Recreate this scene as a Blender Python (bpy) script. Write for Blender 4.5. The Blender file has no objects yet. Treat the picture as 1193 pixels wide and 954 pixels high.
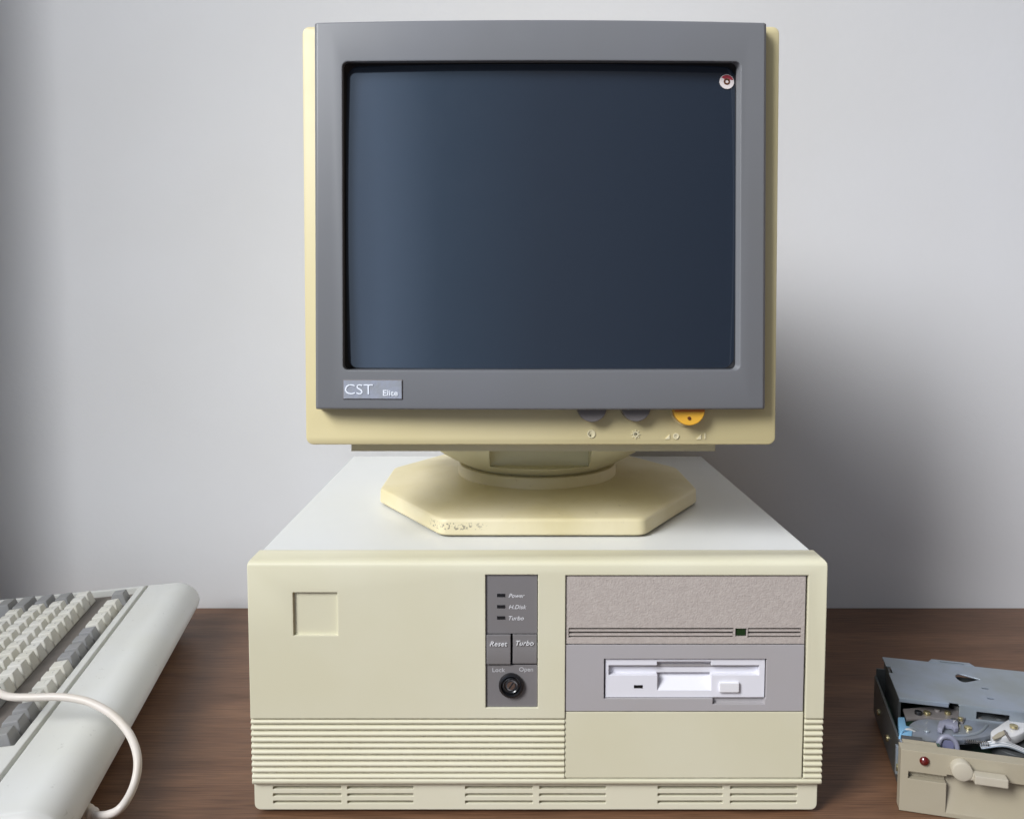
import bpy, bmesh, math, random
from mathutils import Matrix, Vector
random.seed(7)
R = math.radians
scene = bpy.context.scene
COL = scene.collection

# ------------------------------------------------------------ camera model
F, CX, CY, TILT, H, CAMY = 968.0, 596.5, 410.0, R(4), 0.393, -0.60
CAM = Vector((0, CAMY, H))
def ray(px, py):
    a, b = (px-CX)/F, -(py-CY)/F
    f = Vector((0, math.cos(TILT), -math.sin(TILT))); u = Vector((0, math.sin(TILT), math.cos(TILT)))
    return (f + Vector((1,0,0))*a + u*b)
def hit(px, py, p0=Vector((0,0,0)), n=Vector((0,1,0))):
    d = ray(px, py); t = (p0-CAM).dot(n)/d.dot(n)
    return CAM + d*t
def fx(px, py, Y=0): return hit(px, py, Vector((0,Y,0))).x
def fz(py, Y=0): return hit(CX, py, Vector((0,Y,0))).z

# ------------------------------------------------------------ materials
def lin(c):
    return tuple(((v/255)/12.92 if v/255 <= .04045 else (((v/255)+.055)/1.055)**2.4) for v in c)
def mat(name, rgb, rough=.45, bump=0.0, bscale=900, mott=0.06, mscale=14, metal=0.0, bevel=0.0, spec=.5,
        dirt=0.0, dcol=(.12,.10,.07), coat=0.0, tint=None):
    m = bpy.data.materials.new(name); m.use_nodes = True
    nt = m.node_tree; N = nt.nodes; L = nt.links
    b = N['Principled BSDF']
    b.inputs['Roughness'].default_value = rough; b.inputs['Metallic'].default_value = metal
    b.inputs['Specular IOR Level'].default_value = spec
    if coat: b.inputs['Coat Weight'].default_value = coat; b.inputs['Coat Roughness'].default_value = .1
    tc = N.new('ShaderNodeTexCoord')
    n1 = N.new('ShaderNodeTexNoise'); n1.inputs['Scale'].default_value = mscale; n1.inputs['Detail'].default_value = 5
    L.new(tc.outputs['Object'], n1.inputs['Vector'])
    mx = N.new('ShaderNodeMix'); mx.data_type = 'RGBA'
    t = tint or (rgb[0]*(1-mott*1.0), rgb[1]*(1-mott*1.2), rgb[2]*(1-mott*2.2))
    mx.inputs['A'].default_value = (*rgb, 1); mx.inputs['B'].default_value = (*t, 1)
    mr = N.new('ShaderNodeMapRange'); mr.inputs['From Min'].default_value = .35; mr.inputs['From Max'].default_value = .65
    L.new(n1.outputs['Fac'], mr.inputs['Value']); L.new(mr.outputs['Result'], mx.inputs['Factor'])
    out = mx.outputs['Result']
    if dirt:
        n2 = N.new('ShaderNodeTexNoise'); n2.inputs['Scale'].default_value = 150; n2.inputs['Detail'].default_value = 8
        n2.inputs['Roughness'].default_value = .7
        L.new(tc.outputs['Object'], n2.inputs['Vector'])
        m2 = N.new('ShaderNodeMapRange'); m2.inputs['From Min'].default_value = .63; m2.inputs['From Max'].default_value = .72
        m2.inputs['To Max'].default_value = dirt
        L.new(n2.outputs['Fac'], m2.inputs['Value'])
        x2 = N.new('ShaderNodeMix'); x2.data_type = 'RGBA'
        L.new(m2.outputs['Result'], x2.inputs['Factor']); L.new(out, x2.inputs['A']); x2.inputs['B'].default_value = (*dcol, 1)
        out = x2.outputs['Result']
    L.new(out, b.inputs['Base Color'])
    rr = N.new('ShaderNodeMapRange'); rr.inputs['To Min'].default_value = max(0,rough-.05); rr.inputs['To Max'].default_value = min(1,rough+.07)
    n4 = N.new('ShaderNodeTexNoise'); n4.inputs['Scale'].default_value = 45; n4.inputs['Detail'].default_value = 6
    L.new(tc.outputs['Object'], n4.inputs['Vector']); L.new(n4.outputs['Fac'], rr.inputs['Value']); L.new(rr.outputs['Result'], b.inputs['Roughness'])
    nrm = None
    if bevel:
        bv = N.new('ShaderNodeBevel'); bv.samples = 6; bv.inputs['Radius'].default_value = bevel; nrm = bv.outputs['Normal']
    if bump:
        n3 = N.new('ShaderNodeTexNoise'); n3.inputs['Scale'].default_value = bscale; n3.inputs['Detail'].default_value = 3
        L.new(tc.outputs['Object'], n3.inputs['Vector'])
        bp = N.new('ShaderNodeBump'); bp.inputs['Strength'].default_value = bump; bp.inputs['Distance'].default_value = .0006
        L.new(n3.outputs['Fac'], bp.inputs['Height'])
        if nrm: L.new(nrm, bp.inputs['Normal'])
        nrm = bp.outputs['Normal']
    if nrm: L.new(nrm, b.inputs['Normal'])
    return m

M = {}
M['case']   = mat('case_beige_plastic', (.680,.654,.508), .42, .12, 1300, .055, 7, bevel=.0011, dirt=.05, dcol=(.35,.32,.22))
M['casedk'] = mat('case_skirt_plastic', (.70,.672,.53), .45, .05, 1500, .03, 8, bevel=.0009)
M['cover']  = mat('painted_steel_cover', (.710,.722,.720), .38, .12, 1800, .02, 6, bevel=.001)
M['moncase']= mat('monitor_yellowed_plastic', (.650,.568,.335), .45, .10, 1300, .07, 7, bevel=.0006, dirt=.06, dcol=(.30,.25,.15))
M['stand']  = mat('stand_cream_plastic', (.735,.665,.465), .42, .08, 1300, .13, 14, bevel=.0015, dirt=.35, dcol=(.28,.24,.17))
M['bowl']   = mat('swivel_cream_plastic', (.72,.68,.49), .40, .05, 1500, .04, 10, bevel=.001)
M['bezel']  = mat('monitor_grey_plastic', (.168,.172,.186), .36, .06, 1700, .03, 9, bevel=.0015)
M['black']  = mat('black_surround', (.006,.006,.008), .6)
M['panel']  = mat('control_panel_grey', (.185,.175,.180), .5, .12, 1800, .03, 30, bevel=.0004)
M['btn']    = mat('button_grey', (.205,.195,.200), .45, .08, 1800, .03, 30, bevel=.0008)
M['lilac']  = mat('drive_mount_grey', (.395,.375,.385), .5, .12, 1800, .02, 20, bevel=.0006)
M['white']  = mat('floppy_white_plastic', (.735,.730,.785), .4, .04, 1500, .01, 20, bevel=.0006)
M['whitebtn']= mat('floppy_button_plastic', (.77,.765,.81), .4, bevel=.001)
M['text']   = mat('white_print', (.70,.70,.73), .6)
M['textdim']= mat('pale_print', (.55,.55,.58), .6)
M['led']    = mat('dark_led', (.012,.012,.014), .25)
M['greenled']= mat('green_led', (.012,.035,.010), .3)
M['lockblk']= mat('lock_black', (.010,.010,.012), .22, spec=.7)
M['chrome'] = mat('lock_chrome', (.55,.55,.58), .2, metal=1)
M['knob']   = mat('knob_dark_grey', (.165,.150,.152), .45, .05, 1500, bevel=.001)
M['yellow'] = mat('yellow_switch', (.78,.42,.045), .4, .03, 1500, .05, 60, bevel=.001)
M['yellowdot']= mat('switch_mark', (.12,.035,.008), .5)
M['orange'] = mat('switch_side', (.55,.16,.02), .4)
M['badge']  = mat('badge_silver', (.330,.350,.420), .34, .25, 700, .08, 200, metal=.15)
M['badgetx']= mat('badge_letters', (.80,.84,.92), .35)
M['emboss'] = mat('embossed_marks', (.760,.690,.470), .45)
M['stick_w']= mat('sticker_white', (.80,.72,.74), .5)
M['stick_r']= mat('sticker_red', (.42,.05,.07), .5)
M['kb']     = mat('keyboard_case_plastic', (.670,.678,.668), .42, .10, 1500, .05, 9, bevel=.002, dirt=.4, dcol=(.22,.21,.18))
M['kbwell'] = mat('keyboard_well', (.170,.150,.135), .6, .05, 1500, .05, 20)
M['key_w']  = mat('key_light', (.660,.650,.605), .45, .05, 1500, .05, 40, bevel=.0016)
M['key_g']  = mat('key_grey', (.270,.272,.280), .5, .05, 1500, .05, 40, bevel=.0016)
M['legend'] = mat('key_legend', (.26,.26,.27), .6)
M['cord']   = mat('cord_cream', (.640,.590,.545), .42, .05, 800, .06, 30)
M['rubber'] = mat('foot_rubber', (.012,.012,.012), .7)
M['zinc']   = mat('zinc_plate', (.320,.365,.440), .36, .10, 900, .12, 30, metal=.5, bevel=.0008)
M['zincdk'] = mat('chassis_metal', (.105,.110,.118), .42, .1, 900, .15, 30, metal=.5, bevel=.0006)
M['zincb']  = mat('arm_metal', (.250,.275,.330), .36, .1, 900, .12, 40, metal=.45, bevel=.0008)
M['dbezel'] = mat('drive_tan_plastic', (.370,.330,.250), .5, .12, 1400, .05, 20, bevel=.0008)
M['dlever'] = mat('lever_cream_plastic', (.47,.43,.35), .45, .05, 1400, .05, 30, bevel=.0012)
M['redled'] = mat('red_led', (.10,.006,.005), .15, coat=.6)
M['blue']   = mat('blue_connector', (.17,.36,.56), .45, bevel=.0008)
M['pcb']    = mat('circuit_board', (.035,.085,.065), .45, .1, 300, .3, 90)
M['clip']   = mat('white_clip', (.60,.60,.62), .35, bevel=.001)
M['purple'] = mat('guide_plastic', (.15,.155,.26), .35, bevel=.0006)
M['guide']  = mat('pale_violet_plastic', (.22,.225,.30), .35, bevel=.0006)
M['brass']  = mat('brass_screw', (.60,.52,.30), .25, metal=.9)

def stand_marks():
    nt=M['stand'].node_tree; N=nt.nodes; L=nt.links; b=N['Principled BSDF']; tc=N['Texture Coordinate']
    src=b.inputs['Base Color'].links[0].from_socket
    sp=N.new('ShaderNodeSeparateXYZ'); L.new(tc.outputs['Object'],sp.inputs[0])
    def rng(sock,a,b_,c,d):
        m=N.new('ShaderNodeMapRange'); m.interpolation_type='SMOOTHSTEP'; m.inputs['From Min'].default_value=a; m.inputs['From Max'].default_value=b_; L.new(sock,m.inputs['Value'])
        m2=N.new('ShaderNodeMapRange'); m2.interpolation_type='SMOOTHSTEP'; m2.inputs['From Min'].default_value=c; m2.inputs['From Max'].default_value=d; L.new(sock,m2.inputs['Value'])
        q=N.new('ShaderNodeMath'); q.operation='SUBTRACT'; L.new(m.outputs[0],q.inputs[0]); L.new(m2.outputs[0],q.inputs[1]); return q.outputs[0]
    def mul(a,b_):
        q=N.new('ShaderNodeMath'); q.operation='MULTIPLY'; L.new(a,q.inputs[0]); L.new(b_,q.inputs[1]); return q.outputs[0]
    mask=mul(mul(rng(sp.outputs['X'],-.094,-.088,-.060,-.040),rng(sp.outputs['Z'],.0055,.0065,.0110,.0122)),rng(sp.outputs['Y'],-.30,-.29,-.10,-.09))
    n=N.new('ShaderNodeTexNoise'); n.inputs['Scale'].default_value=520; n.inputs['Detail'].default_value=2; L.new(tc.outputs['Object'],n.inputs['Vector'])
    t=N.new('ShaderNodeMapRange'); t.inputs['From Min'].default_value=.53; t.inputs['From Max'].default_value=.60; t.inputs['To Max'].default_value=.75; L.new(n.outputs['Fac'],t.inputs['Value'])
    x=N.new('ShaderNodeMix'); x.data_type='RGBA'; L.new(mul(mask,t.outputs[0]),x.inputs['Factor']); L.new(src,x.inputs['A']); x.inputs['B'].default_value=(.14,.13,.11,1)
    L.new(x.outputs['Result'],b.inputs['Base Color'])
stand_marks()
def glass_mat():
    m = mat('screen_glass', (.017,.026,.043), .13, spec=.8, mott=.0)
    b = m.node_tree.nodes['Principled BSDF']; b.inputs['Coat Weight'].default_value = 1.0; b.inputs['Coat Roughness'].default_value = .03
    return m
M['glass'] = glass_mat()

def drive_texture():
    m = mat('textured_drive_plastic', (.475,.425,.390), .5, 0, 900, .10, 350, bevel=0, tint=(.425,.375,.345))
    nt = m.node_tree; N = nt.nodes; L = nt.links; tc = N['Texture Coordinate']
    v = N.new('ShaderNodeTexNoise'); v.inputs['Scale'].default_value = 760; v.inputs['Detail'].default_value = 1
    bp = N.new('ShaderNodeBump'); bp.inputs['Strength'].default_value = .36; bp.inputs['Distance'].default_value = .0008
    L.new(tc.outputs['Object'], v.inputs['Vector']); L.new(v.outputs['Fac'], bp.inputs['Height'])
    L.new(bp.outputs['Normal'], N['Principled BSDF'].inputs['Normal'])
    return m
M['texd'] = drive_texture()

def wood():
    m = bpy.data.materials.new('walnut_veneer'); m.use_nodes = True
    nt = m.node_tree; N = nt.nodes; L = nt.links; b = N['Principled BSDF']
    tc = N.new('ShaderNodeTexCoord')
    def noise(sx, sy, scale, det, dist=0):
        mp = N.new('ShaderNodeMapping'); mp.inputs['Scale'].default_value = (sx, sy, 1)
        n = N.new('ShaderNodeTexNoise'); n.inputs['Scale'].default_value = scale; n.inputs['Detail'].default_value = det
        n.inputs['Distortion'].default_value = dist
        L.new(tc.outputs['Object'], mp.inputs['Vector']); L.new(mp.outputs['Vector'], n.inputs['Vector']); return n
    a = noise(.8, 9, 3.0, 7, .5); c = noise(6, 210, 4.0, 8, .3)
    r = N.new('ShaderNodeValToRGB'); e = r.color_ramp.elements
    e[0].position = .25; e[0].color = (.120,.058,.029,1); e[1].position = .75; e[1].color = (.222,.117,.064,1)
    mid = r.color_ramp.elements.new(.5); mid.color = (.170,.085,.046,1)
    L.new(a.outputs['Fac'], r.inputs['Fac'])
    r2 = N.new('ShaderNodeMapRange'); r2.inputs['From Min'].default_value=.38; r2.inputs['From Max'].default_value=.60
    r2.inputs['To Min'].default_value=.62; r2.inputs['To Max'].default_value=1.06
    L.new(c.outputs['Fac'], r2.inputs['Value'])
    mx = N.new('ShaderNodeMix'); mx.data_type='RGBA'; mx.blend_type='MULTIPLY'; mx.inputs['Factor'].default_value=1
    L.new(r.outputs['Color'], mx.inputs['A']); L.new(r2.outputs['Result'], mx.inputs['B'])
    L.new(mx.outputs['Result'], b.inputs['Base Color'])
    b.inputs['Roughness'].default_value = .42; b.inputs['Specular IOR Level'].default_value = .4
    bp = N.new('ShaderNodeBump'); bp.inputs['Strength'].default_value=.15; bp.inputs['Distance'].default_value=.0005
    L.new(c.outputs['Fac'], bp.inputs['Height']); L.new(bp.outputs['Normal'], b.inputs['Normal'])
    return m
M['wood'] = wood()

def wallmat():
    m = mat('wall_paint', (.675,.675,.688), .85, .35, 120, .04, 2.2, tint=(.635,.630,.628))
    return m
M['wall'] = wallmat()

# ------------------------------------------------------------ mesh helpers
ROOT = {}
def box(bm, x0,x1,y0,y1,z0,z1):
    vs = [bm.verts.new(p) for p in ((x0,y0,z0),(x1,y0,z0),(x1,y1,z0),(x0,y1,z0),(x0,y0,z1),(x1,y0,z1),(x1,y1,z1),(x0,y1,z1))]
    for f in ((0,3,2,1),(4,5,6,7),(0,1,5,4),(1,2,6,5),(2,3,7,6),(3,0,4,7)): bm.faces.new([vs[i] for i in f])
    return bm
def nbox(*a): return box(bmesh.new(), *a)
def bev(bm, w, seg=2, ang=30):
    es = [e for e in bm.edges if len(e.link_faces)==2 and e.calc_face_angle(0) > R(ang)]
    bmesh.ops.bevel(bm, geom=es, offset=w, segments=seg, profile=.5, affect='EDGES', clamp_overlap=True); return bm
def loft(rings, cap=True):
    bm = bmesh.new(); vr = [[bm.verts.new(p) for p in r] for r in rings]; n = len(rings[0])
    for a, b in zip(vr, vr[1:]):
        for i in range(n): bm.faces.new((a[i], a[(i+1)%n], b[(i+1)%n], b[i]))
    if cap: bm.faces.new(list(reversed(vr[0]))); bm.faces.new(vr[-1])
    bmesh.ops.recalc_face_normals(bm, faces=bm.faces); return bm
def prism(pts, fn, d0, d1):     # pts: 2D outline, fn(a,b,d)->xyz
    return loft([[fn(a,b,d0) for a,b in pts],[fn(a,b,d1) for a,b in pts]])
def rrect(x0,x1,z0,z1,r,n=6):
    out=[]
    for cx,cz,a0 in ((x1-r,z0+r,-90),(x1-r,z1-r,0),(x0+r,z1-r,90),(x0+r,z0+r,180)):
        for i in range(n+1):
            a=R(a0+90*i/n); out.append((cx+r*math.cos(a),cz+r*math.sin(a)))
    return out
def disc(c, r, y0, y1, n=40, r1=None):      # cylinder along y
    r1 = r if r1 is None else r1
    return loft([[(c[0]+q*math.cos(2*math.pi*i/n), y, c[1]+q*math.sin(2*math.pi*i/n)) for i in range(n)] for y,q in ((y0,r1),(y1,r))])
def vcyl(c, r, z0, z1, n=32, r1=None):
    r1 = r if r1 is None else r1
    return loft([[(c[0]+q*math.cos(2*math.pi*i/n), c[1]+q*math.sin(2*math.pi*i/n), z) for i in range(n)] for z,q in ((z0,r),(z1,r1))])
def lathe_y(c, prof, n=40):      # prof: (radius,y)
    return loft([[(c[0]+q*math.cos(2*math.pi*i/n), y, c[1]+q*math.sin(2*math.pi*i/n)) for i in range(n)] for q,y in prof])
def lathe_z(c, prof, n=72):
    return loft([[(c[0]+q*math.cos(2*math.pi*i/n), c[1]+q*math.sin(2*math.pi*i/n), z) for i in range(n)] for q,z in prof])
def join(bm, other):
    me = bpy.data.meshes.new('t'); other.to_mesh(me); bm.from_mesh(me); bpy.data.meshes.remove(me); other.free(); return bm
def catmull(P, k=10):
    P=[Vector(p) for p in P]; P=[2*P[0]-P[1]]+P+[2*P[-1]-P[-2]]; out=[]
    for i in range(1,len(P)-2):
        for j in range(k):
            t=j/k; a,b,c,d=P[i-1:i+3]
            out.append(.5*((2*b)+(c-a)*t+(2*a-5*b+4*c-d)*t*t+(3*b-a-3*c+d)*t**3))
    out.append(P[-2]); return out
def tube(P, r, n=16, rf=None):
    rings=[]; up=Vector((0,0,1)); prev=None
    for i,p in enumerate(P):
        t=(P[min(i+1,len(P)-1)]-P[max(i-1,0)]).normalized()
        a = (prev - t*prev.dot(t)).normalized() if prev else t.orthogonal().normalized()
        prev=a; b=t.cross(a); q = rf(i) if rf else r
        rings.append([tuple(p+q*(a*math.cos(2*math.pi*k/n)+b*math.sin(2*math.pi*k/n))) for k in range(n)])
    return loft(rings)
def boolean(bm, cutter, op='DIFFERENCE'):
    m1=bpy.data.meshes.new('a'); bm.to_mesh(m1); bm.free(); o1=bpy.data.objects.new('a',m1); COL.objects.link(o1)
    m2=bpy.data.meshes.new('b'); cutter.to_mesh(m2); cutter.free(); o2=bpy.data.objects.new('b',m2); COL.objects.link(o2)
    md=o1.modifiers.new('b','BOOLEAN'); md.operation=op; md.object=o2; md.solver='EXACT'; md.use_self=True
    dg=bpy.context.evaluated_depsgraph_get(); dg.update()
    r=bpy.data.meshes.new_from_object(o1.evaluated_get(dg)); out=bmesh.new(); out.from_mesh(r)
    for o in (o1,o2): bpy.data.objects.remove(o)
    for m in (m1,m2,r): bpy.data.meshes.remove(m)
    return out
def thing(name, label, cat, loc, rotz=0, group=None):
    o = bpy.data.objects.new(name, None); COL.objects.link(o); o.empty_display_size=.02
    o.location = loc; o.rotation_euler=(0,0,rotz); o['label']=label; o['category']=cat
    if group: o['group']=group
    ROOT[o.name] = Matrix.Translation(loc) @ Matrix.Rotation(rotz,4,'Z'); return o
def obj(name, bm, m, parent=None, world=True, smooth=35, label=None):
    """world=True: the mesh was measured in world coordinates; stored relative to the thing it belongs to"""
    if parent is not None:
        rm = ROOT[parent.name]
        if world: bm.transform(rm.inverted())
    me = bpy.data.meshes.new(name); bmesh.ops.recalc_face_normals(bm, faces=bm.faces); bm.to_mesh(me); bm.free()
    me.materials.append(m)
    for p in me.polygons: p.use_smooth = True
    me.set_sharp_from_angle(angle=R(smooth))
    o = bpy.data.objects.new(name, me); COL.objects.link(o)
    if parent is not None: o.parent = parent; ROOT[o.name]=rm
    if label: o['label']=label
    return o
def text_bm(s, size, mtx, shear=0, extr=.0001, sx=1.0, bold=0):
    c = bpy.data.curves.new('t','FONT'); c.body=s; c.size=size; c.shear=shear; c.extrude=extr; c.offset=bold
    c.align_x='CENTER'; c.align_y='CENTER'; c.resolution_u=4
    o=bpy.data.objects.new('t',c); COL.objects.link(o); dg=bpy.context.evaluated_depsgraph_get(); dg.update()
    me=bpy.data.meshes.new_from_object(o.evaluated_get(dg)); bm=bmesh.new(); bm.from_mesh(me)
    bpy.data.objects.remove(o); bpy.data.curves.remove(c); bpy.data.meshes.remove(me)
    xs=[v.co.x for v in bm.verts]; ys=[v.co.y for v in bm.verts]
    off=Vector(((max(xs)+min(xs))/2,(max(ys)+min(ys))/2,0)); w=max(xs)-min(xs)
    for v in bm.verts: v.co-=off
    if sx>0 and sx!=1.0:          # sx = wanted width
        for v in bm.verts: v.co.x*=sx/w
    bm.transform(mtx @ Matrix.Rotation(R(90),4,'X')); return bm

# ------------------------------------------------------------ setting
WALLY = .418
wall = obj('wall', nbox(-2.2,2.4,WALLY,WALLY+.1,-.75,2.2), M['wall']); wall['kind']='structure'
side=obj('shadow_blocker', nbox(-.95,-.74,.215,WALLY-.0005,-.75,2.2), M['wall']); side['kind']='structure'  # unseen block added left of frame to cast the dark band on the wall
desk = thing('desk', 'brown wood grain desk carrying the computer, keyboard and bare drive', 'desk', (0,-.1,-.03))
obj('desk_top', bev(nbox(-.735,1.45,-.42,WALLY-.001,-.03,0),.002), M['wood'], desk)
for sx_ in (-.66,1.38):
    for sy_ in (-.36,.36):
        obj('leg', nbox(sx_-.025,sx_+.025,sy_-.025,sy_+.025,-.75,-.031), M['wood'], desk)

# ------------------------------------------------------------ computer case
CXC = .0187; HW = .2140
ZT = fz(655.5); CZT = ZT+.0022
case = thing('desktop_computer', 'cream desktop computer with grey steel cover under the monitor', 'computer', (CXC,.2,0))
zb = fz(943,.004)               # underside of the skirt
# steel cover
cov = bev(nbox(CXC-.2095,CXC+.2095,.022,.393,zb+.004,CZT-.0004),.0025,3)
obj('cover', cov, M['cover'], case)
# front panel: side profile run across the width
prof=[(.026,CZT),(.006,ZT+.0014),(.0024,ZT+.0006),(.0008,ZT-.0006),(0,ZT-.0024)]
z_r0, z_r1 = fz(837.2), fz(908.0); nr=10; p=(z_r0-z_r1)/nr
prof.append((0,z_r0+.0003))
for i in range(nr):
    zt=z_r0-i*p
    prof += [(.0026,zt),(.0026,zt-p*.20)]
    for k in range(1,8):
        s=k/8; prof.append((.0012*(1-math.sin(math.pi*s))**1.0, zt-p*(.20+.8*s)))
zl=fz(915.5)
prof += [(.0015,z_r1),(.0002,z_r1-.0008),(0,zl+.003),(.0008,zl+.0012),(.0028,zl),(.026,zl)]
fp = prism(prof, lambda a,b,d:(d,a,b), CXC-HW-.004, CXC+HW+.004)
env = bev(nbox(CXC-HW,CXC+HW,-.0006,.024,zl-.02,CZT+.01),.0022,3)
# rounded upper corners
env2 = prism(rrect(CXC-HW,CXC+HW,zl-.05,CZT+.0005,.0045,5), lambda a,b,d:(a,d,b), -.01,.03)
fp = boolean(fp, env, 'INTERSECT'); fp = boolean(fp, env2, 'INTERSECT')
def pbox(x0,x1,y0,y1,d0,d1, Y=0):    # a box measured on the case front: photo edges + depths
    ym=(y0+y1)/2
    return nbox(fx(x0,ym,Y),fx(x1,ym,Y),d0,d1,fz(y1,Y),fz(y0,Y))
BX0,BX1=fx(658.3,790),fx(939.2,790); BZ0,BZ1=fz(907.3),fz(670)
fp = boolean(fp, nbox(BX0,BX1,-.01,.05,BZ0,BZ1))
fp = boolean(fp, pbox(341.5,393.5,690,740,-.01,.0022))
fp = boolean(fp, pbox(565.6,626.6,669.3,824.2,-.01,.018))
front = obj('front_panel', fp, M['case'], case, smooth=40)
# skirt with vent slots
sk = prism(rrect(fx(296.5,930,.004),fx(952,930,.004),zb,zl+.012,.0045,5), lambda a,b,d:(a,d,b), .0045,.026)
sk = boolean(sk, nbox(-1,1,-1,1,zl+.0005,1))
for a,b in ((318,397.5),(404.5,481.5),(542,620.5),(628.5,706),(766.5,842.5),(851,929)):
    for yy in (917.6,926.0,934.4):
        sk = boolean(sk, nbox(fx(a,926,.004),fx(b,926,.004),-.01,.0205,fz(yy+1.7,.004),fz(yy-1.7,.004)))
sko=obj('vent_skirt', sk, M['casedk'], case)
obj('vent_shade_sheet', nbox(fx(310,926,.004),fx(940,926,.004),.0195,.0204,zb+.002,zl), M['black'], sko)  # black sheet so the slots look shaded inside
for a in (-.17,.17):
    for b in (.05,.35): obj('foot', vcyl((CXC+a,b),.01,0,zb+.005), M['rubber'], case)
# black sheet standing in for the shade inside the bay opening
lin_=nbox(BX0-.002,BX1+.002,.0195,.0215,BZ0-.002,BZ1+.002); obj('bay_shade_sheet', lin_, M['black'], case)
# --- textured upper drive
td = nbox(BX0+.0008, fx(940.0,710)-.0010, .0010,.019, fz(750.2), fz(671.6))
for a,b in ((662.5,855),(871.5,934)):
    td = boolean(td, pbox(a,b,731.8,743.2,-.01,.0050))
td = boolean(td, pbox(857,870.5,732.5,742,-.01,.0060))
up = obj('tape_drive', td, M['texd'], case, label='mauve textured drive face above the floppy drive')
for a,b in ((663,854.6),(872,933.6)):
    for y0,y1 in ((734.1,736.4),(739.0,741.3)):
        obj('slat', pbox(a,b,y0,y1,.0016,.0052), M['texd'], up)
    obj('slot_back', pbox(a-.3,b+.3,732,743,.0046,.0049), M['black'], up)
obj('indicator_light', pbox(858.5,869,733.6,741,.0020,.0058), M['greenled'], up)
# --- grey mount with 3.5 inch floppy drive
gm = nbox(BX0+.0004, fx(936.6,790), .0008,.019, fz(828.7), fz(751.6))
fl0,fl1=703.8,893.2
gm = boolean(gm, pbox(fl0,fl1,767.8,814.2,-.01,.012))
gm = boolean(gm, pbox(830.5,891.5,813,820.8,-.01,.0045))
mount = obj('drive_mount', gm, M['lilac'], case, label='grey adapter panel round the white floppy drive')
fd = pbox(705.6,891.8,768.8,813.6,.0022,.019)
fd = boolean(fd, pbox(709.5,885.5,776.3,787.8,-.01,.0065))
fd = boolean(fd, pbox(766,829.5,771.8,777.5,-.01,.0060))
# sloping finger recess
x0,x1=fx(766.5,796),fx(829.5,796); za,zc=fz(787),fz(805.5)
rec = loft([[(x,y,z) for y,z in ((-.01,za),(.0120,za-.0004),(.0023,zc),(-.01,zc))] for x in (x0,x1)])
fd = boolean(fd, rec)
fl = obj('floppy_drive', fd, M['white'], case)
obj('disk_slot', pbox(711,884,777.0,779.8,.0055,.0063), M['lilac'], fl)
obj('eject_button', bev(pbox(838.6,861.2,795.8,806.6,.0002,.008),.0008,2), M['whitebtn'], fl)
obj('indicator_light', pbox(739,749,799.3,802.6,.0018,.003), M['led'], fl)
# --- blank cream panel
obj('blank_panel', bev(nbox(BX0+.0004, fx(935.4,868), .0009,.019, fz(906.6), fz(829.8)),.0006,2), M['case'], case)
# --- control panel
cpz=[669.9,738.6,774.8,823.8]
cp = pbox(566.2,626.0,cpz[0],cpz[1],.0013,.016)
lp = pbox(566.2,626.0,cpz[2]+.6,cpz[3],.0013,.016)
cpo = obj('control_panel', cp, M['panel'], case); lpo = obj('lock_panel', lp, M['panel'], case)
obj('button_gap', pbox(566.2,626.0,738.6,775.4,.0070,.016), M['black'], cpo)
def button(a,b,proud,word):
    z0,z1=fz(773.6),fz(739.6); zm=fz(757); xa,xb=fx(a,757),fx(b,757)
    pr=[(.012,z1),(proud+.0003,z1),(proud+.0012,zm),(proud-.0001,z0+.0012),(proud+.0004,z0),(.012,z0)]
    o=obj('push_button', prism(pr, lambda y,z,d:(d,y,z), xa,xb), M['btn'], case)
    t=Matrix.Translation((fx((a+b)/2,749.5),proud+.0004,fz(749.6)))
    obj('lettering', text_bm(word,.0052,t,.30,.0002,(b-a)*.74/1573,.00002), M['text'], o)
button(566.8,594.8,-.0006,'Reset'); button(597.4,625.6,.0006,'Turbo')
for word,yy,w in (('Power',694,19.5),('H.Disk',707.2,21.5),('Turbo',720.2,18.5)):
    t=Matrix.Translation((fx(592.3+w/2,yy),.0012,fz(yy+.4)))
    obj('lettering', text_bm(word,.0043,t,.30,.00008,w*.95/1573,0), M['text'], cpo)
    obj('indicator_light', pbox(579,588.3,yy-1.9,yy+1.6,.0009,.002), M['led'], cpo)
for word,xx,w in (('Lock',581,15.5),('Open',613,17)):
    t=Matrix.Translation((fx(xx,781),.0012,fz(781)))
    obj('lettering', text_bm(word,.0045,t,.0,.00008,w*.95/1573,0), M['textdim'], lpo)
lc=(fx(595.4,798.3),fz(798.3))
lk=obj('key_lock', lathe_y(lc,[(.0092,.002),(.0092,-.0008),(.0088,-.0016),(.0076,-.0018),(.0070,-.0008),(.0066,.0018),(.0002,.0018)]), M['lockblk'], case)
obj('lock_ring', lathe_y(lc,[(.0060,.002),(.0060,-.0006),(.0054,-.0009),(.0047,-.0004),(.0046,.0016),(.0002,.0016)]), M['lockblk'], lk)
kc=disc(lc,.0030,-.0004,.002,24); obj('lock_core', kc, M['chrome'], lk)
ks=nbox(-.0028,.0028,-.0007,.001,-.0005,.0005); ks.transform(Matrix.Translation((lc[0],0,lc[1]))@Matrix.Rotation(R(-55),4,'Y'))
obj('key_slot', ks, M['black'], lk)

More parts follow.
